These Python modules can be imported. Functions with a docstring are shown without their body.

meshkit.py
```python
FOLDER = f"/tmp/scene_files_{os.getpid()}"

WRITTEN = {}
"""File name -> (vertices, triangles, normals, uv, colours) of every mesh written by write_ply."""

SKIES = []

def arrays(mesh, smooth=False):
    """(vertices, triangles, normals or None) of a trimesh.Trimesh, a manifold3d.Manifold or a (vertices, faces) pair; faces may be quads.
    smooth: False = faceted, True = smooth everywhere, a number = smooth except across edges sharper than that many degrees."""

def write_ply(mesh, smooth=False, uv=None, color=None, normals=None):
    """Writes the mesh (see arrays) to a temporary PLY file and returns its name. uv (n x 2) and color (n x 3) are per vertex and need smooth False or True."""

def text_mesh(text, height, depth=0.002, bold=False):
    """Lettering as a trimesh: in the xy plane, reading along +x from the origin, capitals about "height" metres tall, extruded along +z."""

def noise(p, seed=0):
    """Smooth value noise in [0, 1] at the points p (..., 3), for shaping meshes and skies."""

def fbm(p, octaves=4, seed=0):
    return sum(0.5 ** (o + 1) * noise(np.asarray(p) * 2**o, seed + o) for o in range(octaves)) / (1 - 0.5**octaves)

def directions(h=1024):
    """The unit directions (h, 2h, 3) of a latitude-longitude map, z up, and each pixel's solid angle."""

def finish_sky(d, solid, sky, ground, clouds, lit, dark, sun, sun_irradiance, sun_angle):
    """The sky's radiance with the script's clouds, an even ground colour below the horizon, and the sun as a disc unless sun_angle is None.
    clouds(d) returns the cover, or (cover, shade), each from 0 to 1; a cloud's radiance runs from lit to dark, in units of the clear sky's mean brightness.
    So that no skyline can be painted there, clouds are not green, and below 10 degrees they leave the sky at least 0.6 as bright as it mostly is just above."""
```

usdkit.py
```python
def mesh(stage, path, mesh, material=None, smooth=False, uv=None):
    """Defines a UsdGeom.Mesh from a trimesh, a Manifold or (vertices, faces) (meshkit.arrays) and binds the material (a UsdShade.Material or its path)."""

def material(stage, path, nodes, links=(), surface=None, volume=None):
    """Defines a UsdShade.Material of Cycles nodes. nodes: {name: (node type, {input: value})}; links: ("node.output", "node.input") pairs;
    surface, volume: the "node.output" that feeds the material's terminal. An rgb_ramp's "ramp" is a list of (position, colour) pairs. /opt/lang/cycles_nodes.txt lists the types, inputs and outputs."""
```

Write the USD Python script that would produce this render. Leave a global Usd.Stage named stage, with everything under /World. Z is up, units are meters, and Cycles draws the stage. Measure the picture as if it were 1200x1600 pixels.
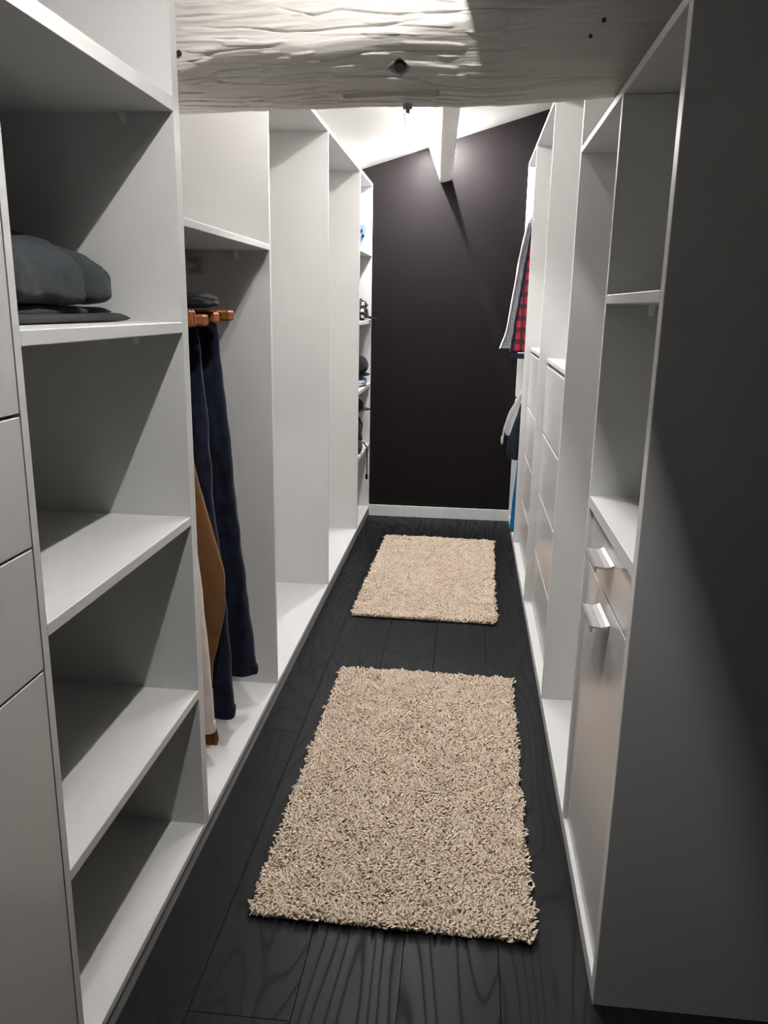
import math, random
import numpy as np, trimesh, usdkit
import shapely.geometry as sg
from meshkit import noise, fbm
from pxr import Usd, UsdGeom, Gf, Sdf, UsdLux, Vt

random.seed(7); rng = np.random.default_rng(11)
stage = Usd.Stage.CreateInMemory()
UsdGeom.SetStageUpAxis(stage, UsdGeom.Tokens.z); UsdGeom.SetStageMetersPerUnit(stage, 1.0)
world = UsdGeom.Xform.Define(stage, '/World'); stage.SetDefaultPrim(world.GetPrim())
UsdGeom.Scope.Define(stage, '/World/Looks')

# ------------------------------------------------------------------ camera, light, exposure
EYE = 1.40
F_PX = 1251.69                                  # focal length in pixels of the 1200 x 1600 frame
WM = np.array([[0.994362759, 0.042884436, -0.096972306],
               [0.104573994, -0.245516717, 0.963735348],
               [0.017520924, -0.968443322, -0.248617277]])   # columns: camera right, down, forward
cam = UsdGeom.Camera.Define(stage, '/World/camera')
r_, d_, f_ = WM[:, 0], WM[:, 1], WM[:, 2]
cam.AddTransformOp().Set(Gf.Matrix4d(*r_, 0, *(-d_), 0, *(-f_), 0, 0, 0, EYE, 1))
cam.CreateHorizontalApertureAttr(24.0); cam.CreateVerticalApertureAttr(32.0)
cam.CreateFocalLengthAttr(24.0 * F_PX / 1200); cam.CreateClippingRangeAttr(Gf.Vec2f(0.02, 100))
cam.CreateExposureAttr(2.15)
STRIP_L, STRIP_R, STRIP_NEAR, STRIP_WALL, STRIP_MID, STRIP_WALL_R = 50.0, 27.0, 900.0, 360.0, 215.0, 520.0     # emission of the LED strips
STRIP_COLOR = (1.0, 0.98, 0.955)

# ------------------------------------------------------------------ materials
MATS = {}
def mat(name, nodes, links=(), surface='p.BSDF'):
    MATS[name] = usdkit.material(stage, '/World/Looks/' + name, nodes, links, surface=surface); return MATS[name]
def plain(name, color, rough=0.5, bump=0.0, bscale=300, var=0.0, vscale=8, **kw):
    nodes = {'p': ('principled_bsdf', {'base_color': color, 'roughness': rough, **kw})}; links = []
    if bump or var: nodes['tc'] = ('texture_coordinate', {})
    if bump:
        nodes['n'] = ('noise_texture', {'scale': bscale, 'detail': 3.0}); nodes['b'] = ('bump', {'strength': bump, 'distance': 0.001})
        links += [('tc.object', 'n.vector'), ('n.fac', 'b.height'), ('b.normal', 'p.normal')]
    if var:
        a = np.array(color)
        nodes['n2'] = ('noise_texture', {'scale': vscale, 'detail': 4.0})
        nodes['r'] = ('rgb_ramp', {'ramp': [(0.3, tuple(a * (1 - var))), (0.7, tuple(np.minimum(1, a * (1 + var))))]})
        links += [('tc.object', 'n2.vector'), ('n2.fac', 'r.fac'), ('r.color', 'p.base_color')]
    return mat(name, nodes, links)

plain('melamine', (0.60, 0.598, 0.590), 0.42, bump=0.04, bscale=900)
plain('front_board', (0.54, 0.522, 0.518), 0.24)
plain('plinth_paint', (0.36, 0.355, 0.35), 0.45)
plain('ceiling_paint', (0.84, 0.837, 0.825), 0.8, bump=0.15, bscale=120)
plain('plum_paint', (0.0098, 0.0076, 0.0085), 0.5, bump=0.10, bscale=260, var=0.06, vscale=2, specular_ior_level=0.12)
plain('room_paint', (0.05, 0.048, 0.048), 0.7)
plain('trim_paint', (0.74, 0.74, 0.73), 0.4)
plain('handle_metal', (0.40, 0.39, 0.39), 0.42, metallic=0.35)
plain('chrome', (0.7, 0.7, 0.7), 0.2, metallic=1.0)
plain('dark_metal', (0.06, 0.055, 0.055), 0.45, metallic=0.7)
plain('clip_plastic', (0.72, 0.72, 0.71), 0.35)
plain('subfloor', (0.006, 0.006, 0.007), 0.8)
plain('hanger_wood', (0.24, 0.080, 0.024), 0.4, var=0.3, vscale=30)
plain('purlin_paint', (0.80, 0.78, 0.75), 0.7, bump=0.3, bscale=60)
mat('led_glow_left', {'e': ('emission', {'color': STRIP_COLOR, 'strength': STRIP_L})}, surface='e.emission')
mat('led_glow_wall', {'e': ('emission', {'color': STRIP_COLOR, 'strength': STRIP_WALL})}, surface='e.emission')
mat('led_glow_wall_right', {'e': ('emission', {'color': STRIP_COLOR, 'strength': STRIP_WALL_R})}, surface='e.emission')
mat('led_glow_mid', {'e': ('emission', {'color': STRIP_COLOR, 'strength': STRIP_MID})}, surface='e.emission')
mat('led_glow_near', {'e': ('emission', {'color': STRIP_COLOR, 'strength': STRIP_NEAR})}, surface='e.emission')
mat('led_glow_right', {'e': ('emission', {'color': STRIP_COLOR, 'strength': STRIP_R})}, surface='e.emission')

# whitewashed old timber: stretched grain, fine cracks
mat('old_timber', {
    'tc': ('texture_coordinate', {}), 'm': ('mapping', {'scale': (2.2, 30.0, 30.0)}),
    'n': ('noise_texture', {'scale': 3.0, 'detail': 6.0, 'roughness': 0.6, 'distortion': 0.6}),
    'm2': ('mapping', {'scale': (5.0, 90.0, 90.0)}), 'n2': ('noise_texture', {'scale': 2.0, 'detail': 3.0}),
    'c': ('rgb_ramp', {'ramp': [(0.25, (0.58, 0.54, 0.505)), (0.45, (0.70, 0.66, 0.625)), (0.8, (0.74, 0.705, 0.67))]}),
    'add': ('math', {'math_type': 'multiply_add', 'value2': 0.35}),
    'b': ('bump', {'strength': 0.45, 'distance': 0.003}),
    'p': ('principled_bsdf', {'roughness': 0.75})},
    [('tc.object', 'm.vector'), ('m.vector', 'n.vector'), ('tc.object', 'm2.vector'), ('m2.vector', 'n2.vector'),
     ('n.fac', 'c.fac'), ('c.color', 'p.base_color'), ('n2.fac', 'add.value1'), ('n.fac', 'add.value3'), ('add.value', 'b.height'), ('b.normal', 'p.normal')])

# charcoal brushed oak: contour-like cathedral grain, different on every plank
mat('charcoal_oak', {
    'tc': ('texture_coordinate', {}), 'oi': ('object_info', {}),
    'off': ('combine_xyz', {'z': 0.0}), 'om': ('math', {'math_type': 'multiply', 'value2': 37.0}),
    'va': ('mapping', {'scale': (1.0, 1.0, 1.0)}), 'sum': ('mix_color', {'blend_type': 'add', 'fac': 1.0, 'use_clamp': False}),
    'm': ('mapping', {'scale': (5.5, 0.75, 1.0)}), 'n': ('noise_texture', {'scale': 1.0, 'detail': 1.2, 'roughness': 0.35}),
    'mul': ('math', {'math_type': 'multiply', 'value2': 17.0}), 'fr': ('math', {'math_type': 'fraction'}),
    'g': ('rgb_ramp', {'ramp': [(0.0, (0.25,) * 3), (0.07, (0.0,) * 3), (0.22, (0.75,) * 3), (0.55, (1.0,) * 3), (0.93, (0.85,) * 3), (1.0, (0.25,) * 3)]}),
    'm3': ('mapping', {'scale': (260.0, 7.0, 1.0)}), 'n3': ('noise_texture', {'scale': 1.0, 'detail': 3.0}),
    'c': ('rgb_ramp', {'ramp': [(0.0, (0.0026, 0.0030, 0.0035)), (0.6, (0.0052, 0.0058, 0.0067)), (1.0, (0.0060, 0.0066, 0.0076))]}),
    'rr': ('rgb_ramp', {'ramp': [(0.0, (0.62,) * 3), (1.0, (0.40,) * 3)]}),
    'h': ('math', {'math_type': 'multiply_add', 'value2': 0.25}), 'b': ('bump', {'strength': 0.15, 'distance': 0.0006}),
    'p': ('principled_bsdf', {'roughness': 0.45, 'specular_ior_level': 0.15})},
    [('oi.random', 'om.value1'), ('om.value', 'off.x'), ('om.value', 'off.y'), ('tc.object', 'sum.a'), ('off.vector', 'sum.b'), ('sum.result', 'm.vector'),
     ('m.vector', 'n.vector'), ('n.fac', 'mul.value1'), ('mul.value', 'fr.value1'), ('fr.value', 'g.fac'), ('g.color', 'c.fac'), ('c.color', 'p.base_color'),
     ('g.color', 'rr.fac'), ('rr.color', 'p.roughness'), ('sum.result', 'm3.vector'), ('m3.vector', 'n3.vector'), ('n3.fac', 'h.value1'), ('g.color', 'h.value3'), ('h.value', 'b.height'), ('b.normal', 'p.normal')])

# wool pile: tone varies from tuft to tuft and in wide pinkish patches
mat('rug_wool', {
    'tc': ('texture_coordinate', {}), 'gm': ('geometry', {}),
    'c': ('rgb_ramp', {'ramp': [(0.0, (0.69, 0.565, 0.445)), (0.5, (0.79, 0.665, 0.535)), (1.0, (0.87, 0.76, 0.64))]}),
    'n': ('noise_texture', {'scale': 14.0, 'detail': 2.0}), 'r2': ('rgb_ramp', {'ramp': [(0.55, (0.0,) * 3), (0.72, (0.35,) * 3)]}),
    'mx': ('mix', {'color2': (0.66, 0.49, 0.40)}), 'p': ('principled_bsdf', {'roughness': 0.9, 'sheen_weight': 0.15})},
    [('gm.random_per_island', 'c.fac'), ('tc.object', 'n.vector'), ('n.fac', 'r2.fac'), ('r2.color', 'mx.fac'), ('c.color', 'mx.color1'), ('mx.color', 'p.base_color')])
plain('rug_backing', (0.50, 0.42, 0.34), 0.95)

def cloth(name, color, var=0.18, weave=420, strength=0.35, **kw):
    a = np.array(color)
    return mat(name, {'tc': ('texture_coordinate', {}), 'n': ('noise_texture', {'scale': 22.0, 'detail': 5.0}),
        'r': ('rgb_ramp', {'ramp': [(0.3, tuple(a * (1 - var))), (0.7, tuple(a * (1 + var)))]}),
        'w': ('noise_texture', {'scale': weave, 'detail': 2.0}), 'b': ('bump', {'strength': strength, 'distance': 0.0015}),
        'p': ('principled_bsdf', {'roughness': 0.9, 'sheen_weight': 0.06, 'specular_ior_level': 0.2, **kw})},
        [('tc.object', 'n.vector'), ('n.fac', 'r.fac'), ('r.color', 'p.base_color'), ('tc.object', 'w.vector'), ('w.fac', 'b.height'), ('b.normal', 'p.normal')])
cloth('denim', (0.0060, 0.0085, 0.0210), 0.55)
cloth('black_cloth', (0.006, 0.006, 0.008))
cloth('navy_cloth', (0.012, 0.016, 0.030))
cloth('camel_cloth', (0.160, 0.078, 0.028), 0.12)
cloth('blush_cloth', (0.62, 0.54, 0.50), 0.08)
cloth('brown_leather', (0.17, 0.062, 0.020), 0.3)
cloth('slate_cloth', (0.030, 0.035, 0.039), 0.12, weave=260, strength=0.6)
cloth('slate_flat', (0.036, 0.039, 0.042), 0.10)
cloth('sky_cloth', (0.16, 0.25, 0.46), 0.25)
cloth('pale_blue_cloth', (0.52, 0.62, 0.80), 0.08)
cloth('teal_towel', (0.006, 0.135, 0.30), 0.1)
cloth('pale_grey_cloth', (0.60, 0.60, 0.60), 0.06)
cloth('grey_cloth', (0.16, 0.16, 0.165), 0.1)
cloth('dark_brown_leather', (0.045, 0.020, 0.012), 0.3)
def check(name, a, b, dark, sx, sz, width, thin):
    """Woven check: broad bands along x and z, a dark band where they cross, a thin pale line."""
    n = {'tc': ('texture_coordinate', {}), 's': ('separate_xyz', {}), 'p': ('principled_bsdf', {'roughness': 0.9, 'sheen_weight': 0.1})}; l = [('tc.object', 's.vector')]
    for ax, s in (('x', sx), ('z', sz)):
        n['m' + ax] = ('math', {'math_type': 'multiply', 'value2': s}); n['f' + ax] = ('math', {'math_type': 'fraction'}); n['l' + ax] = ('math', {'math_type': 'less_than', 'value2': width})
        l += [('s.' + ax, 'm%s.value1' % ax), ('m%s.value' % ax, 'f%s.value1' % ax), ('f%s.value' % ax, 'l%s.value1' % ax)]
    n['c1'] = ('mix', {'color1': a, 'color2': b}); n['c2'] = ('mix', {'color2': dark}); n['h'] = ('math', {'math_type': 'multiply', 'value2': thin})
    l += [('lx.value', 'c1.fac'), ('lz.value', 'h.value1'), ('h.value', 'c2.fac'), ('c1.color', 'c2.color1'), ('c2.color', 'p.base_color')]
    return mat(name, n, l)
check('red_plaid', (0.36, 0.012, 0.025), (0.07, 0.010, 0.030), (0.020, 0.008, 0.022), 24.0, 15.0, 0.42, 0.85)
check('grey_check', (0.50, 0.52, 0.56), (0.10, 0.11, 0.14), (0.05, 0.055, 0.07), 110.0, 95.0, 0.45, 0.7)
check('mono_print', (0.75, 0.74, 0.73), (0.012, 0.012, 0.013), (0.012, 0.012, 0.013), 32.0, 26.0, 0.52, 1.0)

# ------------------------------------------------------------------ helpers
USED = {}
def numbered(parent, name):
    k = USED.get((parent, name), 0); USED[(parent, name)] = k + 1
    return parent + '/' + (name if k == 0 else '%s_%03d' % (name, k))
def tag(prim, label=None, cat=None, group=None, kind=None):
    for k, v in (('label', label), ('category', cat), ('group', group), ('kind', kind)):
        if v: prim.SetCustomDataByKey(k, v)
    return prim
def thing(name, label=None, cat=None, loc=(0, 0, 0), rotz=0.0, group=None, kind=None):
    x = UsdGeom.Xform.Define(stage, numbered('/World', name)); x.AddTranslateOp().Set(Gf.Vec3d(*loc)); x.AddRotateZOp().Set(float(rotz))
    x._loc = None
    return tag(x.GetPrim(), label, cat, group, kind)
ORG = {}
def part(parent, name, mesh, material, label=None, smooth=False, kind=None):
    """One mesh of the scene under a thing or a part (or under /World when parent is None); vertices in world coordinates minus the thing's base."""
    path = numbered(str(parent.GetPath()) if parent is not None else '/World', name)
    m = usdkit.mesh(stage, path, mesh, MATS[material], smooth=smooth)
    return tag(m.GetPrim(), label, None, None, kind)
def solo(name, mesh, material, label=None, cat=None, group=None, kind=None, smooth=False):
    return tag(part(None, name, mesh, material, None, smooth), label, cat, group, kind)
def box(x0, x1, y0, y1, z0, z1, c=0.0012):
    """Board with slightly eased edges."""
    c = min(c, (x1 - x0) / 3, (y1 - y0) / 3, (z1 - z0) / 3)
    p = []
    for X, sx in ((x0, 1), (x1, -1)):
        for Y, sy in ((y0, 1), (y1, -1)):
            for Z, sz in ((z0, 1), (z1, -1)):
                p += [(X, Y + sy * c, Z + sz * c), (X + sx * c, Y, Z + sz * c), (X + sx * c, Y + sy * c, Z)]
    return trimesh.convex.convex_hull(np.array(p))
def extrude_y(poly_xz, y0, y1):
    m = trimesh.creation.extrude_polygon(sg.Polygon(poly_xz), y1 - y0, engine='earcut')
    v = m.vertices; m.vertices = np.stack([v[:, 0], v[:, 2] + y0, v[:, 1]], 1); m.invert(); return m
def cat_(*ms): return trimesh.util.concatenate(ms)
def grid_faces(nu, nv, wrap_v=True):
    f = []
    i = np.arange(nu - 1)[:, None]; j = np.arange(nv if wrap_v else nv - 1)[None, :]
    a = i * nv + j; b = i * nv + (j + 1) % nv; c = a + nv; d = b + nv
    return np.vstack([np.stack([a, b, d], -1).reshape(-1, 3), np.stack([a, d, c], -1).reshape(-1, 3)])
def loft(rings, caps=True):
    """Tube through rings (n, m, 3)."""
    rings = np.asarray(rings, float); n, m = rings.shape[:2]
    v = rings.reshape(-1, 3); f = grid_faces(n, m)
    if caps:
        v = np.vstack([v, rings[0].mean(0), rings[-1].mean(0)]); k = np.arange(m); k2 = (k + 1) % m
        f = np.vstack([f, np.stack([k2, k, np.full(m, n * m)], 1), np.stack([(n - 1) * m + k, (n - 1) * m + k2, np.full(m, n * m + 1)], 1)])
    t = trimesh.Trimesh(v, f, process=False)
    if t.volume < 0: t.invert()
    return t
def tube(path, r, sides=8):
    path = np.asarray(path, float); n = len(path); rr = np.broadcast_to(r, n)
    t = np.gradient(path, axis=0); t /= np.linalg.norm(t, axis=1, keepdims=True)
    up = np.array([0, 0, 1.0]) if abs(t[0, 2]) < 0.9 else np.array([0, 1.0, 0]); rings = []
    for i in range(n):
        a = np.cross(t[i], up); a /= np.linalg.norm(a); b = np.cross(t[i], a); up = -b if np.dot(-b, up) > 0 else b
        ang = np.linspace(0, 2 * np.pi, sides, endpoint=False)
        rings.append(path[i] + rr[i] * (np.cos(ang)[:, None] * a + np.sin(ang)[:, None] * b))
    return loft(rings)
def hull(pts): return trimesh.convex.convex_hull(np.array(pts, float))

# ------------------------------------------------------------------ the setting
XL, XR = -0.6425, 0.3135                        # front planes of the left and right cabinets
YB = 5.34                                       # back wall
LB, RB = -1.12, 0.80                            # backs of the cabinets
def ceil_z(x): return 2.351 + 0.299 * (x + 0.301)

PW = 0.212; x_first = -0.301 - 4 * PW
floor = thing('floor', kind='structure')
part(floor, 'subfloor', box(-1.16, 0.84, -1.2, 5.36, -0.05, -0.016, 0.001), 'subfloor')
joints = {3: [-0.62, 1.285, 3.32], 4: [0.70, 3.045, 4.95], 5: [-0.35, 2.10, 4.3], 2: [0.25, 2.4, 4.4], 6: [1.1, 3.7], 1: [-0.2, 1.9, 3.9], 0: [0.9, 3.0], 7: [0.2, 2.6], 8: [1.5, 3.2], 9: [0.6, 2.9]}
for k in range(-1, 10):
    a, b = x_first + k * PW, x_first + (k + 1) * PW
    a, b = max(a, -1.15), min(b, 0.83)
    if b - a < 0.02: continue
    ys = [-1.2] + joints.get(k, [1.0, 3.0]) + [5.34]
    for y0, y1 in zip(ys[:-1], ys[1:]):
        part(floor, 'plank', box(a + 0.0003, b - 0.0003, y0 + 0.0003, y1 - 0.0003, -0.016, 0.0, 0.0008), 'charcoal_oak')

cx0, cx1 = -1.17, 0.86
solo('ceiling', extrude_y([(cx0, ceil_z(cx0)), (cx1, ceil_z(cx1)), (cx1, ceil_z(cx1) + 0.1), (cx0, ceil_z(cx0) + 0.1)], -1.2, 5.40), 'ceiling_paint', kind='structure')
solo('wall_back', box(-1.17, 0.86, YB, YB + 0.08, -0.05, 2.80, 0.001), 'plum_paint', kind='structure')
solo('wall_left', box(-1.17, -1.125, -1.2, YB, -0.05, 2.20, 0.001), 'room_paint', kind='structure')
solo('wall_right', box(0.81, 0.86, -1.2, YB, -0.05, 2.80, 0.001), 'room_paint', kind='structure')
solo('wall_front', box(-1.17, 0.86, -1.28, -1.2, -0.05, 2.80, 0.001), 'room_paint', kind='structure')
solo('baseboard_back', extrude_y([(XL - 0.0, 0.0), (XR + 0.0, 0.0), (XR + 0.0, 0.074), (XL, 0.074)], YB - 0.017, YB), 'trim_paint', kind='structure')

# sloping purlin under the ceiling, a little out of line with the passage
PSH = 0.0405
def psh(y): return PSH * (YB - y)
def sweep_y(poly, y0, y1, n=40, amp=0.0):
    ys = np.linspace(y0, y1, n); pts = []
    for a, b in zip(poly, poly[1:] + poly[:1]):
        for t in np.linspace(0, 1, 6, endpoint=False): pts.append((a[0] + (b[0] - a[0]) * t, a[1] + (b[1] - a[1]) * t))
    pts = np.array(pts); rings = []
    for y in ys:
        q = np.stack([pts[:, 0] + psh(y), np.full(len(pts), y), pts[:, 1]], 1)
        if amp: q[:, 0] += amp * (noise(np.stack([pts[:, 0] * 9, np.full(len(pts), y * 2.2), pts[:, 1] * 9], 1), 3) - 0.5); q[:, 2] += amp * (noise(np.stack([pts[:, 0] * 9, np.full(len(pts), y * 2.2), pts[:, 1] * 9], 1), 5) - 0.5)
        rings.append(q)
    return loft(rings)
# ceiling height rises with the purlin's sideways shift, so its section is taken up to the ceiling plane
def purlin_mesh():
    ys = np.linspace(-1.19, YB, 60); rings = []
    for y in ys:
        s = psh(y); w = 0.006 * (noise(np.array([[y * 1.7, 0.3, 0.0]]), 2)[0] - 0.5)
        sec = [(-0.301 + s, ceil_z(-0.301 + s) - 0.0005), (-0.262 + s, 2.25), (-0.227 + s + w, 2.156 + w), (-0.218 + s, 2.149 + w), (-0.185 + s, 2.156 + w), (-0.155 + s, 2.166), (-0.151 + s, 2.174 + w), (-0.189 + s, 2.27), (-0.230 + s, ceil_z(-0.230 + s) - 0.0005)]
        rings.append([(x, y, z) for x, z in sec])
    return loft(rings)
solo('purlin', purlin_mesh(), 'purlin_paint', 'white painted roof purlin running under the sloping ceiling into the plum back wall', 'beam', smooth=35)

def led(pts, glow, label, flat=False):
    """Aluminium profile with a half-round diffuser on the ceiling along pts (x, y)."""
    t = thing('led_strip', label, 'light')
    (xa, ya), (xb, yb) = pts; prof, diff = [], []; sl = 0.299
    for u in np.linspace(0, 1, 24):
        x, y = xa + (xb - xa) * u, ya + (yb - ya) * u; z = ceil_z(x) - 0.001
        prof.append([(x - 0.009, y, z - 0.009 * sl), (x + 0.009, y, z + 0.009 * sl), (x + 0.009, y, z + 0.009 * sl - 0.004), (x - 0.009, y, z - 0.009 * sl - 0.004)])
        if flat:
            diff.append([(x + dx, y, z - 0.0045 + dx * sl * 0.9 - dz) for dx, dz in ((0.008, 0), (0.008, 0.0006), (-0.008, 0.0006), (-0.008, 0))]); continue
        a = np.linspace(0, np.pi, 7)
        diff.append([(x + 0.007 * math.cos(q), y, z - 0.0045 - 0.003 * math.sin(q) + 0.007 * math.cos(q) * sl) for q in a])
    part(t, 'rail', loft(prof), 'chrome'); part(t, 'diffuser', loft(diff), glow, smooth=40)
def pl_(y): return -0.317 + psh(y)
def pr_(y): return -0.214 + psh(y)
led(((pl_(1.125), 1.125), (pl_(1.235), 1.235)), 'led_glow_near', 'short bright LED strip on the ceiling on the near side of the timber tie beam', True)
led(((-0.250, 2.30), (-0.262, 2.55)), 'led_glow_mid', 'short bright LED strip on the ceiling just beyond the timber tie beam', True)
led(((-0.280, 2.62), (-0.372, 4.60)), 'led_glow_left', 'long glowing LED strip on the ceiling to the left of the purlin')
led(((pr_(2.34), 2.34), (pr_(4.94), 4.94)), 'led_glow_right', 'long glowing LED strip on the ceiling along the right side of the purlin')
led(((pl_(4.75), 4.75), (pl_(5.20), 5.20)), 'led_glow_wall', 'short LED strip against the left side of the purlin at the plum wall')
led(((pr_(4.98), 4.98), (pr_(5.24), 5.24)), 'led_glow_wall_right', 'short LED strip against the right side of the purlin at the plum wall')

# ------------------------------------------------------------------ tie beam across the passage
CRX = [-1.12, -0.80, -0.666, -0.60, -0.49, -0.377, -0.265, -0.155, -0.047, 0.006, 0.084, 0.30, 0.80]
CRZ = [1.90, 1.89, 1.905, 1.936, 1.946, 1.938, 1.951, 1.965, 1.979, 1.994, 2.012, 2.02, 2.02]
BOX = [-1.12, -0.73, -0.51, -0.175, -0.014, 0.20, 0.313, 0.80]
BOZ = [1.856, 1.858, 1.866, 1.872, 1.869, 1.878, 1.888, 1.890]
def tie_beam_mesh():
    nx = 560; xs = np.linspace(-1.115, 0.795, nx); rings = []
    for x in xs:
        c, b = np.interp(x, CRX, CRZ), np.interp(x, BOX, BOZ)
        ctrl = np.array([(1.925, 2.150), (1.908, 2.08), (1.902, 0.5 * (c + 2.07)), (1.905, c + 0.006), (1.918, c - 0.010), (1.985, b + 0.42 * (c - b)), (2.045, b + 0.12 * (c - b)), (2.095, b), (2.16, b + 0.006), (2.225, b + 0.05), (2.25, b + 0.12), (2.24, 2.12), (2.22, 2.150)])
        seg = np.r_[0, np.cumsum(np.hypot(*np.diff(ctrl, axis=0).T))]
        dense = np.r_[np.linspace(0, seg[7], 230), np.linspace(seg[7], seg[-1], 60)[1:]]
        rings.append(np.stack([np.full(len(dense), x), np.interp(dense, seg, ctrl[:, 0]), np.interp(dense, seg, ctrl[:, 1])], 1))
    R = np.array(rings)
    for _ in range(12):                                              # round the profile a little
        R[:, 1:-1] = 0.25 * R[:, :-2] + 0.5 * R[:, 1:-1] + 0.25 * R[:, 2:]
    tx = np.gradient(R, axis=1); nrm = np.stack([np.zeros(R.shape[:2]), tx[..., 2], -tx[..., 1]], -1); nrm /= np.linalg.norm(nrm, axis=-1, keepdims=True) + 1e-9
    inward = np.array([0, 2.08, 2.03]) - R
    flip = np.sign((nrm * -inward).sum(-1, keepdims=True)); nrm = nrm * np.where(flip == 0, 1, flip)
    X, Y, Z = R[..., 0], R[..., 1], R[..., 2]
    wav = 0.02 * (noise(np.stack([X * 4, Y * 0, Z * 0], -1), 21) - 0.5)
    d = 0.005 * (fbm(np.stack([X * 3.0, Y * 5, Z * 5], -1), 2, 4) - 0.45)
    sm = np.clip((0.14 - X) / 0.10, 0.25, 1.0)                       # smoother towards the right end
    S = np.cumsum(np.r_['1', np.zeros((nx, 1)), np.linalg.norm(np.diff(R, axis=1), axis=-1)], axis=1) + 1.5 * wav
    d += sm * 0.0026 * (fbm(np.stack([X * 5, S * 95, X * 0], -1), 3, 8) - 0.45)
    rid = np.abs(noise(np.stack([X * 4.5, S * 42, X * 0 + 5], -1), 9) - 0.5)
    d -= sm * 0.0034 * np.clip(1 - rid / 0.045, 0, 1) * (0.4 + 0.6 * (Z < np.interp(X, CRX, CRZ)))
    fl = noise(np.stack([X * 13, S * 105, X * 0 + 9], -1), 17)             # short torn flakes
    d += sm * 0.0024 * np.clip((fl - 0.60) / 0.12, 0, 1)
    def crack(pts, depth, w, dd):
        px, pz = zip(*pts); zc = np.interp(X, px, pz) + 0.004 * (noise(np.stack([X * 14, X * 0, X * 0], -1), 31) - 0.5)
        on = (X > px[0]) & (X < px[-1]) & (Y < 2.0)
        fade = np.clip(np.minimum(X - px[0], px[-1] - X) / 0.05, 0, 1)
        return dd - on * fade * depth * np.clip(1 - np.abs(Z - zc) / w, 0, 1)
    for pts, dep in [(((-0.63, 1.984), (-0.52, 1.980), (-0.42, 1.972), (-0.25, 1.978), (-0.12, 1.990)), 0.007), (((-0.70, 2.00), (-0.60, 2.008), (-0.54, 2.006)), 0.006),
                     (((-0.33, 2.012), (-0.18, 2.000), (0.02, 2.006), (0.14, 2.012)), 0.006), (((-0.60, 1.962), (-0.50, 1.958)), 0.005), (((-0.45, 2.02), (-0.36, 2.002), (-0.28, 2.015)), 0.006), (((-0.26, 2.0), (-0.22, 1.999)), 0.006)]:
        d = crack(pts, dep, 0.0026, d)
    # slot cut along the underside
    slot = (X > -0.32) & (X < -0.094) & (np.abs(Y - (2.045 - 0.03 * (X + 0.2))) < 0.012) & (Z < 1.93)
    d = d - slot * 0.010
    uu, vv = X + 0.181, (Y - 1.972) * 0.826 - (Z - 1.916) * 0.563       # diamond-shaped countersink for the bolt
    d = d - 0.013 * np.clip((0.027 - np.abs(uu) - np.abs(vv)) / 0.006, 0, 1) * (Y < 2.05) * (Z < 1.99)
    R = R + nrm * d[..., None]
    return loft(R)
tie = thing('tie_beam', 'thick rough-hewn whitewashed timber tie beam crossing overhead from cabinet to cabinet', 'beam')
part(tie, 'timber', tie_beam_mesh(), 'old_timber', smooth=50)
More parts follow.
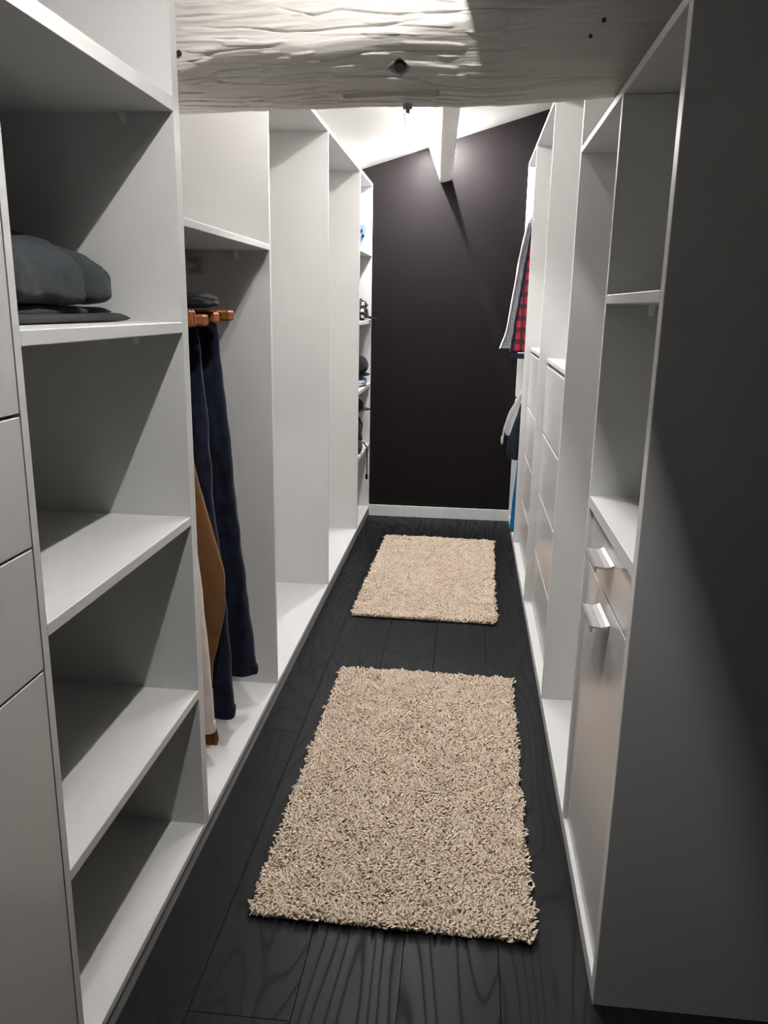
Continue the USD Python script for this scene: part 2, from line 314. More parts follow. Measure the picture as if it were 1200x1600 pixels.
# bolt with square washer on the front, bolt end below, nail holes
def on_beam_front(x, z): return 1.905 + (np.interp(x, CRX, CRZ) - z) * 1.15
bx, by, bz = -0.181, 1.972, 1.916
bolt_dir = np.array([0, -0.563, -0.826]); side = np.array([1.0, 0, 0]); upv = np.cross(side, bolt_dir)
def local(a, b, c): return np.array([bx, by, bz]) + a * side + b * upv + c * bolt_dir
part(tie, 'hex_nut', hull([local(0.0125 * math.cos(q), 0.0125 * math.sin(q), c) for c in (-0.022, 0.000) for q in np.linspace(0, 2 * np.pi, 7)[:6]]), 'dark_metal', 'dark hexagonal nut')
ex, ey = -0.172, 2.10
part(tie, 'bolt_end', cat_(hull([(ex + 0.011 * math.cos(q), ey + 0.011 * math.sin(q), z) for z in (1.86, 1.88) for q in np.linspace(0, 2 * np.pi, 7)[:6]]), hull([(ex + 0.005 * math.cos(q), ey + 0.005 * math.sin(q), z) for z in (1.851, 1.875) for q in np.linspace(0, 2 * np.pi, 9)[:8]])), 'plinth_paint', 'grey nut and bolt end under the beam')

for p_, n_, r0 in (((-0.664, 1.905, 1.932), (-0.031, -0.992, 0.122), 0.006), ((0.253, 1.933, 1.995), (0.018, -0.715, -0.699), 0.005), ((0.230, 1.954, 1.971), (0.025, -0.685, -0.728), 0.004)):
    p_, n_ = np.array(p_), np.array(n_)
    part(tie, 'nail_head', trimesh.creation.cylinder(r0, segment=[p_ - n_ * 0.008, p_ + n_ * 0.005], sections=10), 'dark_metal', 'dark nail head in the timber')

# ------------------------------------------------------------------ cabinets
T = 0.018
ZB = 0.065                                       # top of the left base boards
ZBR = 0.040
HL, HR = 2.143, 2.262
def left_panel(t, y0, y1, h=HL, z0=0.0, name='side_panel'):
    z0 = ZB
    zc = lambda x: ceil_z(x) - 0.008
    xk = -0.301 + (h + 0.008 - 2.351) / 0.299
    poly = [(XL, z0), (XL, h), (max(xk, LB), h), (LB, min(h, zc(LB))), (LB, z0)]
    part(t, name, extrude_y(poly, y0, y1), 'melamine')
def left_base(t, y0, y1):
    part(t, 'base_board', box(LB, XL, y0, y1, ZB - T, ZB), 'melamine')
    part(t, 'plinth', box(XL - 0.018, XL - 0.004, y0, y1, 0, ZB - T, 0.0008), 'plinth_paint')
def left_back(t, y0, y1, h=2.09):
    part(t, 'back_panel', box(LB, LB + 0.006, y0, y1, ZB, h, 0.0005), 'melamine')
def left_shelf(t, y0, y1, z0, z1, name='shelf', clips=(), x0=LB + 0.006):
    sh = part(t, name, box(x0, XL, y0, y1, z0, z1, 0.0015), 'melamine')
    for cx, cy, sy in clips:
        part(sh, 'shelf_bracket', hull([(cx - 0.007, cy, z0), (cx + 0.007, cy, z0), (cx - 0.007, cy, z0 - 0.026), (cx + 0.007, cy, z0 - 0.026), (cx - 0.007, cy + sy * 0.016, z0), (cx + 0.007, cy + sy * 0.016, z0), (cx - 0.007, cy + sy * 0.016, z0 - 0.004), (cx + 0.007, cy + sy * 0.016, z0 - 0.004), (cx - 0.005, cy + sy * 0.004, z0 - 0.026), (cx + 0.005, cy + sy * 0.004, z0 - 0.026)]), 'clip_plastic')
    return sh

# L0: fronts at the far left
y0, y1 = 0.30, 1.099
t = thing('drawer_cabinet', 'white handleless cabinet of flat fronts at the left picture edge, nearest the camera', 'cabinet')
left_panel(t, y0, y0 + T); left_base(t, y0, y1); left_back(t, y0 + T, y1)
for a, b, nm in ((ZB + 0.002, 0.834, 'door'), (0.838, 1.035, 'drawer_front'), (1.039, 1.2355, 'drawer_front'), (1.2405, 2.10, 'door')):
    part(t, nm, box(XL - 0.019, XL - 0.001, y0 + T + 0.002, y1 - 0.0012, a, b, 0.0012), 'front_board')
for xa, za in ((LB + 0.01, 0.828), (LB + 0.01, 1.229), (-1.0, 2.05)): part(t, 'rail_board', box(xa, XL - 0.022, y0 + T, y1, za, za + T), 'melamine')

# L1: open shelves
t = thing('shelving_unit', 'white open shelving unit on the left holding the dark blanket', 'shelf')
left_panel(t, 1.099, 1.117); left_panel(t, 1.790, 1.808); left_base(t, 1.099, 1.808); left_back(t, 1.117, 1.790)
for z0, z1 in ((1.790, 1.820), (1.334, 1.358), (0.884, 0.906), (0.430, 0.453)):
    left_shelf(t, 1.117, 1.790, z0, z1, clips=[(-0.75, 1.790, -1), (-0.75, 1.117, 1)])

# L2: hanging bay with the trousers
t = thing('wardrobe_bay', 'white hanging bay on the left where dark jeans hang below a shelf', 'wardrobe')
left_panel(t, 1.809, 1.826); left_panel(t, 2.612, 2.630); left_base(t, 1.809, 2.630); left_back(t, 1.826, 2.612)
left_shelf(t, 1.826, 2.612, 1.565, 1.584, clips=[(-0.75, 2.612, -1)])
rail = part(t, 'hanging_rail', trimesh.creation.cylinder(0.0125, segment=[(-0.880, 1.826, 1.515), (-0.880, 2.612, 1.515)], sections=20), 'chrome', smooth=40)
for yy, s_ in ((2.612, -1), (1.826, 1)):
    part(rail, 'rail_bracket', box(-0.906, -0.855, min(yy, yy + s_ * 0.014), max(yy, yy + s_ * 0.014), 1.490, 1.542, 0.003), 'plinth_paint')

# L3, L4: tall empty bays
for (ya, yb, lab) in ((2.630, 3.711, 'tall empty white wardrobe bay on the left, directly beyond the jeans'), (3.711, 4.749, 'tall empty white wardrobe bay on the left, beside the far rug')):
    t = thing('wardrobe_bay', lab, 'wardrobe')
    left_panel(t, yb - T, yb); left_base(t, ya, yb); left_back(t, ya, yb - T)
    part(t, 'top_board', box(-0.99, XL, ya, yb - T, HL - T, HL), 'melamine')

# L5: narrow shelves against the back wall
t = thing('shelving_unit', 'narrow white shelving unit at the far left corner, filled with hats and small cloths', 'shelf')
left_panel(t, 5.320, 5.338); left_base(t, 4.749, 5.338); left_back(t, 4.749, 5.32)
part(t, 'top_board', box(-0.99, XL, 4.749, 5.32, HL - T, HL), 'melamine')
SH5 = [1.727, 1.312, 0.906, 0.503]
for z in SH5: left_shelf(t, 4.749, 5.320, z - 0.022, z)

# right-hand side
def right_panel(t, y0, y1, h, name='side_panel', z0=ZBR):
    part(t, name, box(XR, RB, y0, y1, z0, h), 'melamine')
def right_base(t, y0, y1):
    part(t, 'base_board', box(XR, RB, y0, y1, 0.0, ZBR), 'melamine')
def right_back(t, y0, y1, h): part(t, 'back_panel', box(RB - 0.006, RB, y0, y1, ZBR, h, 0.0005), 'melamine')
RT0, RT1 = 1.862, 1.880

def handle(parent, yc, z, l=0.138):
    """Flat pull: a tongue that slopes up to the front and turns down at its lip."""
    x = XR + 0.0105
    prof = [(x, z + 0.004), (x - 0.008, z), (x - 0.018, z - 0.002), (x - 0.036, z + 0.000), (x - 0.040, z + 0.002), (x - 0.0415, z - 0.001), (x - 0.0405, z - 0.013), (x - 0.0375, z - 0.013), (x - 0.0365, z - 0.004), (x - 0.018, z - 0.006), (x - 0.008, z - 0.004), (x, z - 0.001)]
    part(parent, 'handle', extrude_y(prof, yc - l / 2, yc + l / 2), 'handle_metal', 'silver pull handle')

t = thing('cabinet', 'white cabinet at the right front with two silver-handled fronts below open shelves', 'cabinet')
right_panel(t, 1.400, 1.430, RT0, 'end_panel', 0.0); right_base(t, 1.430, 1.977); right_back(t, 1.43, 1.977, RT0)
part(t, 'top_board', box(XR, RB, 1.400, 1.977, RT0, RT1), 'melamine')
for z0, z1, nm in ((1.414, 1.435, 'shelf'), (0.925, 0.955, 'shelf')):
    sh = part(t, nm, box(XR, RB - 0.006, 1.430, 1.977, z0, z1, 0.0015), 'melamine')
    if z0 > 1: part(sh, 'shelf_bracket', hull([(0.41, 1.977, z0), (0.424, 1.977, z0), (0.41, 1.961, z0), (0.424, 1.961, z0), (0.41, 1.977, z0 - 0.026), (0.424, 1.977, z0 - 0.026)]), 'clip_plastic')
dr = part(t, 'drawer_front', box(XR + 0.010, XR + 0.028, 1.432, 1.9755, 0.790, 0.921, 0.0012), 'front_board'); handle(dr, 1.716, 0.876)
dr = part(t, 'door', box(XR + 0.010, XR + 0.028, 1.432, 1.9755, ZBR + 0.003, 0.785, 0.0012), 'front_board'); handle(dr, 1.704, 0.746)
part(t, 'carcass', box(XR + 0.030, RB - 0.006, 1.430, 1.977, 0.780, 0.795), 'melamine')

t = thing('wardrobe_bay', 'open empty white bay on the right, between the silver-handled cabinet and the drawers', 'wardrobe')
right_panel(t, 1.977, 1.995, RT0); right_base(t, 1.977, 2.679); right_back(t, 1.995, 2.679, RT0)
part(t, 'top_board', box(XR, RB, 1.977, 2.679, RT0, RT1), 'melamine')

def drawer_bay(ya, yb, label, h=HR):
    """Tall bay with four set-back drawers in its lower half; the panel at ya belongs to it."""
    t = thing('drawer_bay', label, 'cabinet')
    right_panel(t, ya, ya + T, h); right_base(t, ya, yb); right_back(t, ya + T, yb, h)
    part(t, 'top_board', box(XR, RB, ya + T, yb, h - T, h), 'melamine')
    xf = XR + 0.032
    part(t, 'drawer_top', box(xf, RB - 0.006, ya + T, yb, 1.172, 1.190), 'melamine')
    part(t, 'drawer_carcass', box(xf + 0.021, RB - 0.006, ya + T, yb, ZBR, 1.172), 'melamine')
    zs = [(0.866, 1.156), (0.590, 0.857), (0.315, 0.581), (ZBR + 0.004, 0.306)]
    for a, b in zs: part(t, 'drawer_front', box(xf, xf + 0.018, ya + T + 0.002, yb - 0.002, a, b, 0.0025), 'front_board')
drawer_bay(2.679, 3.684, 'white bay with four set-back drawers on the right, the one nearer the camera')
drawer_bay(3.684, 4.682, 'white bay with four set-back drawers on the right, the farther one beside the hanging shirts')

t = thing('wardrobe_bay', 'white hanging bay at the far right corner where plaid and checked shirts hang', 'wardrobe')
right_panel(t, 4.682, 4.700, HR); right_panel(t, 5.320, 5.338, HR); right_base(t, 4.682, 5.338); right_back(t, 4.7, 5.32, HR)
part(t, 'top_board', box(XR, RB, 4.700, 5.320, HR - T, HR), 'melamine')
for zz in (2.03, 1.00):
    part(t, 'hanging_rail', trimesh.creation.cylinder(0.0125, segment=[(0.56, 4.700, zz), (0.56, 5.320, zz)], sections=18), 'chrome', smooth=40)

# ------------------------------------------------------------------ rugs
def rug_parts(t, w=0.665, l=1.338):
    part(t, 'backing', box(-w / 2 + 0.01, w / 2 - 0.01, -l / 2 + 0.01, l / 2 - 0.01, 0.0005, 0.007, 0.002), 'rug_backing')
    g = np.random.default_rng(5); pitch = 0.0060
    X, Y = np.meshgrid(np.arange(-w / 2 + 0.006, w / 2 - 0.004, pitch), np.arange(-l / 2 + 0.006, l / 2 - 0.004, pitch))
    b = np.stack([X.ravel(), Y.ravel()], 1); b += g.normal(0, 0.0018, b.shape); n = len(b)
    P = np.c_[b, np.zeros(n)]
    lean = np.stack([noise(P * 42, 1) - 0.5, noise(P * 42, 2) - 0.5], 1) * 0.020 + g.normal(0, 0.0022, (n, 2))
    e = np.stack([np.sign(b[:, 0]) * np.clip((np.abs(b[:, 0]) - w / 2 + 0.012) / 0.012, 0, 1), np.sign(b[:, 1]) * np.clip((np.abs(b[:, 1]) - l / 2 + 0.012) / 0.012, 0, 1)], 1)
    edge = np.clip(np.abs(e).max(1), 0, 1)
    lean += e * 0.008
    h = 0.019 + 0.006 * (noise(P * 25, 3) - 0.5) + g.normal(0, 0.0018, n) - 0.004 * edge
    K = 4; sides = 4; rings = []
    ang0 = g.uniform(0, 2 * np.pi, n); curl = g.normal(0, 0.004, (n, 2))
    for k in range(K):
        u = k / (K - 1)
        c = np.c_[b + lean * u ** 1.4 + curl * math.sin(math.pi * u), 0.005 + h * (u - 0.18 * u * u * u)]
        r = 0.0032 * (1.0 + 0.25 * math.sin(math.pi * u)) * (1 if k < K - 1 else 0.72)
        a = ang0[:, None] + np.arange(sides) * 2 * np.pi / sides + u * 1.2
        rings.append(c[:, None, :] + r * np.stack([np.cos(a), np.sin(a), 0.25 * np.sin(a + 1)], -1))
    V = np.stack(rings, 1)                                          # n, K, sides, 3
    V = V.reshape(n, K * sides, 3); f = grid_faces(K, sides); top = (K - 1) * sides
    f = np.vstack([f, [[top, top + 1, top + 2], [top, top + 2, top + 3]]])
    F = (f[None] + (np.arange(n) * K * sides)[:, None, None]).reshape(-1, 3)
    m = usdkit.mesh(stage, numbered(str(t.GetPath()), 'pile'), (V.reshape(-1, 3), F), MATS['rug_wool'], smooth=True)
    tag(m.GetPrim(), kind='stuff')
rug = thing('rug', 'beige shaggy rug lying nearest the camera on the dark planks', 'rug', (-0.122, 2.216, 0), -0.55)
rug_parts(rug)
rug2 = thing('rug', 'beige shaggy rug farther away, near the plum back wall', 'rug', (-0.148, 4.118, 0), -1.1)
rug2.GetReferences().AddInternalReference(rug.GetPath()); rug2.SetInstanceable(True)

# ------------------------------------------------------------------ garments
def hang(zs, fronts, backs, y, thick, seed, amp=0.006, nz=60, m=64, flip=False, freq=26):
    """A garment hanging edge-on: flattened tube from zs[0] down; fronts, backs: x of its two edges at the given heights."""
    from scipy.interpolate import PchipInterpolator as PI_
    zz = np.linspace(zs[0], zs[-1], nz); o = np.argsort(zs); zs_, fr, bk, th = np.array(zs)[o], np.array(fronts)[o], np.array(backs)[o], np.broadcast_to(thick, len(zs))[o]
    rings = []; ff = PI_(zs_, fr)
    for i, z in enumerate(zz):
        a, b, h = float(ff(z)), np.interp(z, zs_, bk), np.interp(z, zs_, th) / 2
        q = np.linspace(0, 2 * np.pi, m, endpoint=False)
        c, s_ = np.cos(q), np.sin(q)
        px = (a + b) / 2 + (a - b) / 2 * np.sign(c) * np.abs(c) ** 0.75
        py = np.sign(s_) * np.abs(s_) ** 0.6 * h
        u = (zs[0] - z) / max(1e-6, zs[0] - zs[-1])
        w = amp * (0.3 + u) * 2 * (noise(np.stack([px * freq, np.full(m, seed * 3.7), np.full(m, z * 2.2)], 1), seed) - 0.5)
        w2 = 0.4 * amp * 2 * (noise(np.stack([px * freq * 2.3, py * 40, np.full(m, z * 14)], 1), seed + 3) - 0.5)
        rings.append(np.stack([px + w2 * 0.6, y + py + w + w2, np.full(m, z) + (0.006 * (noise(np.stack([px * 18, px * 0, px * 0], 1), seed) - 0.5) if i > nz - 3 else 0)], 1))
    return loft(rings)

def trouser_hanger(y, x_front, z, label, h=0.015):
    t = thing('trouser_hanger', label, 'hanger', group=None)
    for k, s_ in enumerate((-1, 1)):
        part(t, 'clamp_bar', box(x_front - 0.32, x_front, y + s_ * 0.0115 - 0.0085, y + s_ * 0.0115 + 0.0085, z - h, z + h, 0.006), 'hanger_wood')
    part(t, 'clamp_pin', cat_(trimesh.creation.cylinder(0.004, segment=[(x_front - 0.03, y - 0.024, z + 0.004), (x_front - 0.03, y + 0.024, z + 0.004)], sections=10)), 'chrome')
    zr = 1.515; xr = -0.880
    a = np.linspace(math.radians(-50), math.radians(200), 14)
    pts = [(xr, y, z + 0.02), (xr, y, z + 0.06), (xr, y, zr - 0.04)] + [(xr + 0.0155 * math.cos(q), y, zr + 0.0155 * math.sin(q)) for q in a]
    part(t, 'hook', tube(pts, 0.0018, 6), 'chrome', smooth=40)

trouser_hanger(2.005, -0.690, 1.362, 'orange wooden trouser hanger clamping the pale trousers, nearest the camera', 0.021)
trouser_hanger(2.105, -0.690, 1.356, 'orange wooden trouser hanger clamping the camel brown trousers')
trouser_hanger(2.215, -0.694, 1.362, 'orange wooden trouser hanger clamping the nearer dark jeans')
trouser_hanger(2.350, -0.692, 1.366, 'orange wooden trouser hanger clamping the farther dark jeans')
Zt = 1.345
def trousers(name, label, cat, zs, fr, bk, y, thick, seed, material, hem=0.03, **kw):
    t = thing(name, label, cat)
    part(t, 'legs', hang(zs, fr, bk, y, thick, seed, **kw), material, smooth=60)
    zb = zs[-1]; fb, bb = fr[-1], bk[-1]
    part(t, 'hem', hang([zb + hem, zb + hem * 0.5, zb - 0.004], [np.interp(zb + hem, zs[::-1], fr[::-1]) + 0.002, fb + 0.003, fb + 0.002], [bb - 0.002] * 3, y, (thick[-1] if np.ndim(thick) else thick) + 0.006, seed, nz=10, **kw), material, smooth=60)
    return t
trousers('jeans', 'dark blue jeans hanging with the most forward hem, farther from the camera', 'trousers', [Zt, 1.26, 1.09, 0.78, 0.48, 0.30, 0.235], [-0.742, -0.735, -0.718, -0.694, -0.668, -0.649, -0.644], [-0.99, -1.0, -1.0, -0.99, -0.98, -0.96, -0.95], 2.350, [0.02, 0.035, 0.05, 0.055, 0.05, 0.05, 0.05], 5, 'denim', amp=0.013, freq=34)
trousers('jeans', 'dark blue jeans hanging lower and nearer, beside the camel brown trousers', 'trousers', [Zt, 1.25, 1.0, 0.70, 0.45, 0.20, 0.155], [-0.755, -0.745, -0.730, -0.715, -0.695, -0.682, -0.680], [-0.99, -1.0, -1.0, -0.99, -0.98, -0.96, -0.95], 2.215, [0.02, 0.035, 0.05, 0.06, 0.055, 0.05, 0.05], 7, 'denim', amp=0.014, freq=32)
trousers('trousers', 'camel brown trousers bulging out between pale trousers and dark jeans', 'trousers', [Zt, 1.2, 0.98, 0.86, 0.74, 0.645, 0.55, 0.45, 0.36, 0.20], [-0.80, -0.77, -0.742, -0.715, -0.685, -0.664, -0.667, -0.686, -0.708, -0.716], [-0.98] * 10, 2.105, [0.02, 0.03, 0.04, 0.04, 0.04, 0.03, 0.03, 0.03, 0.03, 0.03], 9, 'camel_cloth', amp=0.004)
trousers('trousers', 'pale blush trousers hanging against the white panel on the left', 'trousers', [Zt, 1.2, 0.90, 0.66, 0.45, 0.30, 0.215], [-0.79, -0.755, -0.722, -0.700, -0.685, -0.678, -0.677], [-0.98] * 7, 2.005, [0.02, 0.03, 0.04, 0.045, 0.045, 0.04, 0.04], 12, 'blush_cloth', amp=0.006)
# belt end below the pale trousers
belt = thing('belt', 'brown leather belt whose looped end hangs below the pale trousers', 'belt')
pts = [(-0.79, 2.04, 1.2), (-0.755, 2.04, 0.7), (-0.720, 2.035, 0.33), (-0.690, 2.03, 0.175), (-0.695, 2.025, 0.155), (-0.700, 2.03, 0.178), (-0.705, 2.04, 0.33)]
def ribbon(pts, w, th, axis=(1, 0, 0)):
    pts = np.array(pts, float); tt = np.linspace(0, 1, len(pts)); u = np.linspace(0, 1, 50)
    P = np.stack([np.interp(u, tt, pts[:, k]) for k in range(3)], 1); P[1:-1] = (P[:-2] + 2 * P[1:-1] + P[2:]) / 4
    t_ = np.gradient(P, axis=0); t_ /= np.linalg.norm(t_, axis=1, keepdims=True); ax = np.array(axis, float)
    nn = np.cross(t_, ax); nn /= np.linalg.norm(nn, axis=1, keepdims=True) + 1e-9
    return loft(np.stack([P + ax * w / 2 + nn * th / 2, P + ax * w / 2 - nn * th / 2, P - ax * w / 2 - nn * th / 2, P - ax * w / 2 + nn * th / 2], 1))
part(belt, 'strap', ribbon(pts, 0.032, 0.004), 'brown_leather')

def blob(c, r, seed, amp=0.12, freq=3.0, sq=1.0, sub=5, flat=None):
    m = trimesh.creation.icosphere(subdivisions=sub); v = m.vertices.copy()
    v = np.sign(v) * np.abs(v) ** sq
    v *= (1 + amp * (fbm(v * freq, 4, seed) - 0.47) * 2)[:, None]
    v = v * np.array(r) + np.array(c)
    if flat is not None: v[:, 2] = np.maximum(v[:, 2], flat)
    m.vertices = v; return m
# black garment folded over the hangers
solo('folded_garment', blob((-0.772, 2.17, 1.406), (0.084, 0.10, 0.022), 31, 0.10, 2.5, 0.7, 4, 1.3855), 'black_cloth', 'black folded garment lying on top of the wooden trouser hangers', 'clothes', smooth=True)

# blanket and folded cloth on the shelf
def blanket():
    nu, nv = 120, 96; rings = []
    # profile in x-z swept along y, closed and wrinkled, with rounded ends in y
    for i in range(nu):
        u = i / (nu - 1); y = 1.20 + 0.545 * u
        e = max(1e-3, (1 - abs(2 * u - 1) ** 7)) ** 0.5
        q = np.linspace(0, 2 * np.pi, nv, endpoint=False)
        a = 0.185; b = 0.080
        x = -0.950 + a * np.sign(np.cos(q)) * np.abs(np.cos(q)) ** 0.5 * (0.86 + 0.14 * e)
        hz = b * (1.0 - 0.36 * np.clip((x + 0.98) / 0.20, 0, 1) ** 1.4)
        sn = np.sin(q); tp, bt = 1.388 + 2 * hz * (0.55 + 0.45 * e), 1.388 + 0.5 * hz * (1 - e)
        mid_ = 0.5 * (tp + bt); z = mid_ + np.where(sn > 0, np.abs(sn) ** 0.62 * (tp - mid_), -np.abs(sn) ** 0.38 * (mid_ - bt))
        rings.append(np.stack([x, np.full(nv, y), z], 1))
    R = np.array(rings); c = np.array([-0.91, 1.49, 1.46])
    n = R - np.array([0, 0, 1.46]) - np.stack([np.full(R.shape[:2], -0.96), R[..., 1], np.zeros(R.shape[:2])], -1); n[..., 1] = 0; n /= np.linalg.norm(n, axis=-1, keepdims=True) + 1e-9
    d = 0.030 * (fbm(R * np.array([13, 9, 13]), 4, 41) - 0.47)
    d -= 0.020 * np.exp(-((R[..., 1] - 1.615 + 0.3 * (R[..., 0] + 0.8)) / 0.013) ** 2) * np.clip((R[..., 0] + 1.0) / 0.1, 0, 1)
    cr = np.abs(noise(R * np.array([12, 5, 9]) + 3, 44) - 0.5); d -= 0.009 * np.clip(1 - cr / 0.08, 0, 1)
    R = R + n * d[..., None]; R[..., 0] = np.maximum(R[..., 0], -1.104); R[..., 1] = np.clip(R[..., 1], 1.122, 1.785); R[..., 2] = np.maximum(R[..., 2], 1.3878)
    return loft(R)
solo('blanket', blanket(), 'slate_cloth', 'plump dark slate blanket rolled up on the folded cloth, upper left shelf', 'blanket', smooth=True)
fc = thing('folded_cloth', 'flat dark grey folded cloth under the rolled blanket, curling at its end', 'cloth')
def layer(z0, th, xf, seed, y0=1.16, y1=1.755):
    nu, nv = 70, 60; rings = []
    for i in range(nu):
        u = i / (nu - 1); y = y0 + (y1 - y0) * u; e = max(0.3, 1 - abs(2 * u - 1) ** 60)
        q = np.linspace(0, 2 * np.pi, nv, endpoint=False); xfr = xf + 0.016 * (noise(np.array([[y * 7, 0, 0]]), seed)[0] - 0.5)
        cx, hx = (xfr - 1.08) / 2, (xfr + 1.08) / 2
        c = np.cos(q); x = cx + hx * np.sign(c) * np.abs(c) ** 0.16
        bulge = 1 + 0.75 * np.exp(-((x - xfr + 0.018) / 0.014) ** 2)
        z = z0 + th / 2 + np.sign(np.sin(q)) * np.abs(np.sin(q)) ** 0.5 * th / 2 * e * np.where(np.sin(q) > 0, bulge, 1)
        z = z + np.where(np.sin(q) > 0, 0.003 * (noise(np.stack([x * 20, np.full(nv, y * 12), np.full(nv, 0.0)], 1), seed) - 0.5), 0)
        rings.append(np.stack([x, np.full(nv, y), z], 1))
    return loft(rings)
part(fc, 'lower_layer', layer(1.3585, 0.013, -0.750, 51), 'slate_flat', smooth=60)
part(fc, 'upper_layer', layer(1.3725, 0.012, -0.790, 53), 'slate_flat', smooth=60)

# shirts in the far right bay
def shirt(label, y, zs, fr, material, seed, thick=0.03, hanger=True):
    t = thing('shirt', label, 'shirt')
    zs = list(zs); bk = [0.60 + 0.16 * min(1, i * 0.5) for i in range(len(zs))]
    th = [0.012] + [thick] * (len(zs) - 1)
    part(t, 'body', hang(zs, fr, bk, y, th, seed, amp=0.010, freq=20), material, smooth=60)
    part(t, 'placket', hang(zs[1:], [f - 0.0035 for f in fr[1:]], [f + 0.009 for f in fr[1:]], y, [thick + 0.004] * (len(zs) - 1), seed, amp=0.010, freq=20, nz=40, m=20), 'pale_grey_cloth' if material != 'red_plaid' else 'navy_cloth', smooth=60)
    a = np.linspace(math.radians(-50), math.radians(200), 12)
    part(t, 'hanger_hook', tube([(0.56, y, zs[0] - 0.01), (0.56, y, 1.985)] + [(0.56 + 0.0155 * math.cos(q), y, 2.03 + 0.0155 * math.sin(q)) for q in a], 0.0018, 6), 'chrome', smooth=40)
shirt('red and black plaid shirt hanging in the far right bay', 4.845, [1.94, 1.86, 1.69, 1.42, 1.26, 1.155], [0.40, 0.325, 0.300, 0.270, 0.252, 0.240], 'red_plaid', 61)
shirt('grey and white checked shirt hanging just behind the red plaid one', 4.955, [1.95, 1.88, 1.70, 1.43, 1.26, 1.170], [0.36, 0.305, 0.272, 0.238, 0.213, 0.182], 'grey_check', 64)
shirt('pale blue shirt hanging behind the checked one, nearest the plum wall', 5.075, [1.93, 1.86, 1.70, 1.50, 1.34, 1.26], [0.345, 0.305, 0.280, 0.255, 0.245, 0.245], 'pale_blue_cloth', 67)
solo('garment', hang([1.145, 1.135, 1.115], [0.256, 0.246, 0.252], [0.70, 0.70, 0.70], 4.845, 0.05, 71, nz=10), 'navy_cloth', 'dark navy garment hem showing just below the red plaid shirt', 'clothes', smooth=60)

# lower rail of the far right bay
def low(name, label, cat, y, zs, fr, material, seed, thick=0.03, amp=0.01):
    t = thing(name, label, cat)
    part(t, 'body', hang(zs, fr, [0.72] * len(zs), y, [0.015] + [thick] * (len(zs) - 1), seed, amp=amp), material, smooth=60)
    a = np.linspace(math.radians(-50), math.radians(200), 12)
    part(t, 'hanger_hook', tube([(0.56, y, zs[0] - 0.01), (0.56, y, 0.95)] + [(0.56 + 0.0155 * math.cos(q), y, 1.0 + 0.0155 * math.sin(q)) for q in a], 0.0018, 6), 'chrome', smooth=40)
    return t
low('shorts', 'black and navy shorts hanging on the low rail, far right bay', 'shorts', 4.86, [0.86, 0.78, 0.68, 0.60, 0.51], [0.325, 0.300, 0.272, 0.255, 0.262], 'navy_cloth', 73, 0.05)
g = low('garment', 'pale grey strappy garment hanging on the low rail behind the navy shorts', 'clothes', 4.985, [0.915, 0.84, 0.76, 0.70, 0.64], [0.33, 0.290, 0.252, 0.238, 0.250], 'pale_grey_cloth', 76, 0.03)
part(g, 'strap', ribbon([(0.325, 4.955, 0.90), (0.272, 4.95, 0.80), (0.238, 4.95, 0.70), (0.226, 4.955, 0.61)], 0.012, 0.003), 'pale_grey_cloth')
part(g, 'strap', ribbon([(0.300, 4.99, 0.88), (0.256, 4.98, 0.79), (0.236, 4.985, 0.73), (0.228, 4.99, 0.655)], 0.008, 0.003), 'black_cloth')
part(g, 'buckle', blob((0.227, 4.955, 0.612), (0.008, 0.006, 0.026), 3, 0.1, 2, 0.7, 2), 'pale_grey_cloth', smooth=True)
low('towel', 'bright teal blue towel hanging low above the base, far right bay', 'towel', 4.80, [0.62, 0.55, 0.40, 0.25, 0.075], [0.345, 0.322, 0.310, 0.300, 0.293], 'teal_towel', 79, 0.03, 0.004)

# ------------------------------------------------------------------ small things in the far left shelves
z1, z2, z3, z4 = [z + 0.0006 for z in SH5]
bag = thing('pouch', 'light blue printed fabric pouch standing on the top shelf of the far left unit', 'bag')
part(bag, 'body', loft([[(-0.72 + w * math.cos(q), 5.10 + d * math.sin(q), z1 + z) for q in np.linspace(0, 2 * np.pi, 28, endpoint=False)] for w, d, z in ((0.018, 0.03, 0.0), (0.030, 0.045, 0.02), (0.052, 0.08, 0.08), (0.066, 0.10, 0.135), (0.068, 0.10, 0.145))]), 'sky_cloth', smooth=50)
part(bag, 'print', cat_(*[blob((-0.72 + 0.055 * math.cos(q), 5.10 + 0.085 * math.sin(q), z1 + zz), (0.006, 0.026, 0.007 + 0.004 * (i % 2)), 5 + i, 0.5, 3, 1, 3) for i, (q, zz) in enumerate(((-1.0, 0.08), (-0.6, 0.11), (-1.5, 0.10), (-0.3, 0.085), (-1.9, 0.07)))]), 'denim', smooth=True)

sc = thing('scarf', 'black and white patterned scarf heaped on the second shelf of the far left unit', 'scarf')
part(sc, 'heap', cat_(blob((-0.735, 5.10, z2 + 0.045), (0.085, 0.095, 0.050), 81, 0.35, 2.6, 0.9, 5, z2 + 0.0005), blob((-0.70, 5.13, z2 + 0.095), (0.052, 0.08, 0.034), 83, 0.35, 3, 1, 4)), 'mono_print', smooth=True)
part(sc, 'tail', cat_(*[tube([(-0.72, 5.02 + k * 0.03, z2 + 0.05 + 0.03 * math.sin(k)), (-0.68, 5.06 + k * 0.03, z2 + 0.085), (-0.655, 5.09 + k * 0.03, z2 + 0.06), (-0.650, 5.12 + k * 0.03, z2 + 0.02)], [0.012, 0.016, 0.015, 0.010], 10) for k in range(3)]), 'mono_print', smooth=True)
cap_ = thing('cap', 'black cap whose peak juts past the second shelf of the far left unit', 'hat')
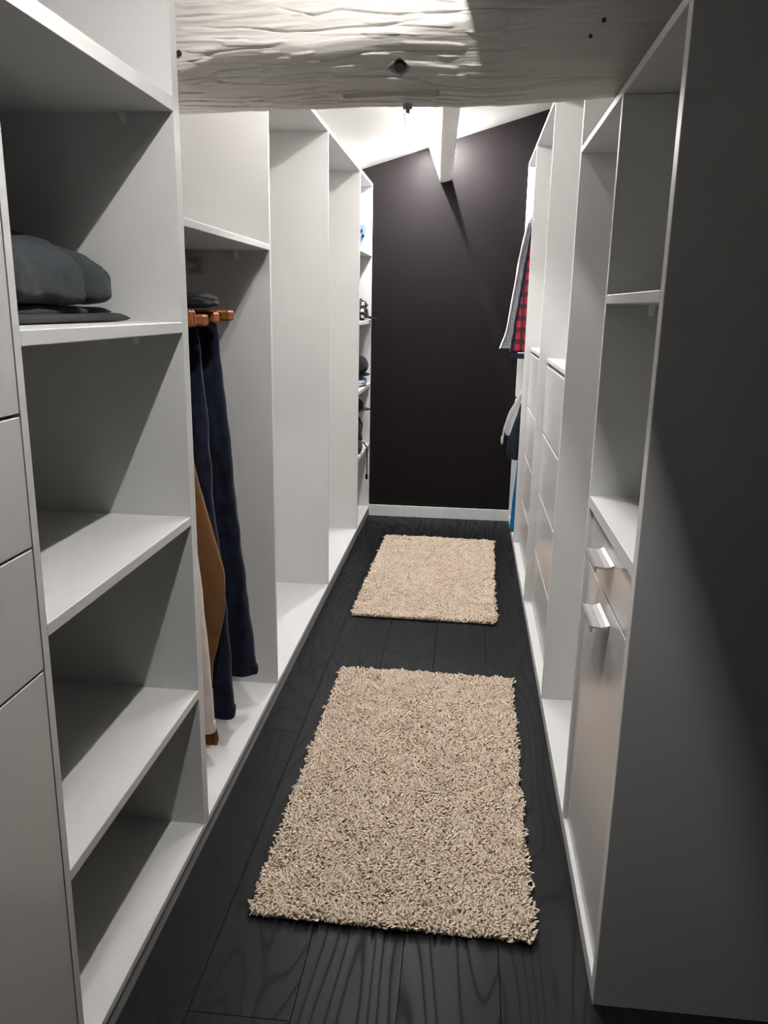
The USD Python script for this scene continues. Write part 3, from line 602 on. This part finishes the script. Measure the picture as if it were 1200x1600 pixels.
part(cap_, 'peak', hull([(-0.66 + 0.07 * math.cos(q), 5.258 + 0.05 * math.sin(q), z2 + z + 0.02 - 0.012 * (math.cos(q) > 0.3)) for z in (0.0, 0.004) for q in np.linspace(-1.5, 1.5, 15)] + [(-0.72, 5.212, z2 + 0.03), (-0.72, 5.304, z2 + 0.03)]), 'black_cloth')
part(cap_, 'crown', blob((-0.77, 5.258, z2 + 0.04), (0.085, 0.050, 0.06), 85, 0.06, 2, 1, 4, z2 + 0.0005), 'black_cloth', smooth=True)

solo('folded_shirt', cat_(blob((-0.735, 5.13, z3 + 0.024), (0.085, 0.16, 0.024), 87, 0.12, 3, 0.6, 5, z3 + 0.0005)), 'pale_blue_cloth', 'light blue folded shirt under the black hat, third shelf of the far left unit', 'shirt', smooth=True)
hat = thing('hat', 'black rounded felt hat lying on the light blue folded shirt', 'hat')
part(hat, 'crown', blob((-0.740, 5.12, z3 + 0.126), (0.105, 0.15, 0.070), 89, 0.05, 1.5, 0.9, 4), 'black_cloth', smooth=True)
part(hat, 'brim', loft([[(-0.740 + a * math.cos(q), 5.12 + b * math.sin(q), z3 + z) for q in np.linspace(0, 2 * np.pi, 40, endpoint=False)] for a, b, z in ((0.08, 0.12, 0.060), (0.115, 0.165, 0.068), (0.118, 0.168, 0.074), (0.08, 0.12, 0.070))]), 'black_cloth', smooth=50)

nc = thing('cap', 'navy cap perched on the pile, bottom shelf of the far left unit', 'hat')
part(nc, 'crown', blob((-0.750, 5.16, z4 + 0.272), (0.085, 0.10, 0.055), 91, 0.05, 1.6, 0.95, 4), 'navy_cloth', smooth=True)
part(nc, 'peak', hull([(-0.70 + 0.08 * math.cos(q), 5.16 + 0.075 * math.sin(q), z4 + 0.246 + z) for z in (0.0, 0.005) for q in np.linspace(-1.5, 1.5, 15)]), 'navy_cloth')
solo('folded_garment', cat_(blob((-0.745, 5.14, z4 + 0.10), (0.075, 0.14, 0.100), 93, 0.25, 2.2, 0.85, 5, z4 + 0.0005)), 'black_cloth', 'black crumpled clothes pile under the navy cap, bottom shelf of the far left unit', 'clothes', smooth=True)
hb = thing('handbag', 'small brown leather handbag with a hanging strap, bottom shelf of the far left unit', 'bag')
part(hb, 'body', blob((-0.680, 4.93, z4 + 0.040), (0.036, 0.075, 0.040), 95, 0.08, 2, 0.75, 4, z4 + 0.0005), 'dark_brown_leather', smooth=True)
part(hb, 'strap', tube([(-0.665, 5.00, z4 + 0.06), (-0.645, 5.05, z4 + 0.045), (-0.634, 5.09, z4 + 0.015), (-0.630, 5.10, z4 - 0.05), (-0.630, 5.10, z4 - 0.13), (-0.632, 5.10, z4 - 0.17)], 0.0042, 8), 'dark_brown_leather', smooth=True)
part(hb, 'tassel', blob((-0.632, 5.10, z4 - 0.185), (0.009, 0.009, 0.020), 97, 0.1, 3, 0.9, 3), 'black_cloth', smooth=True)
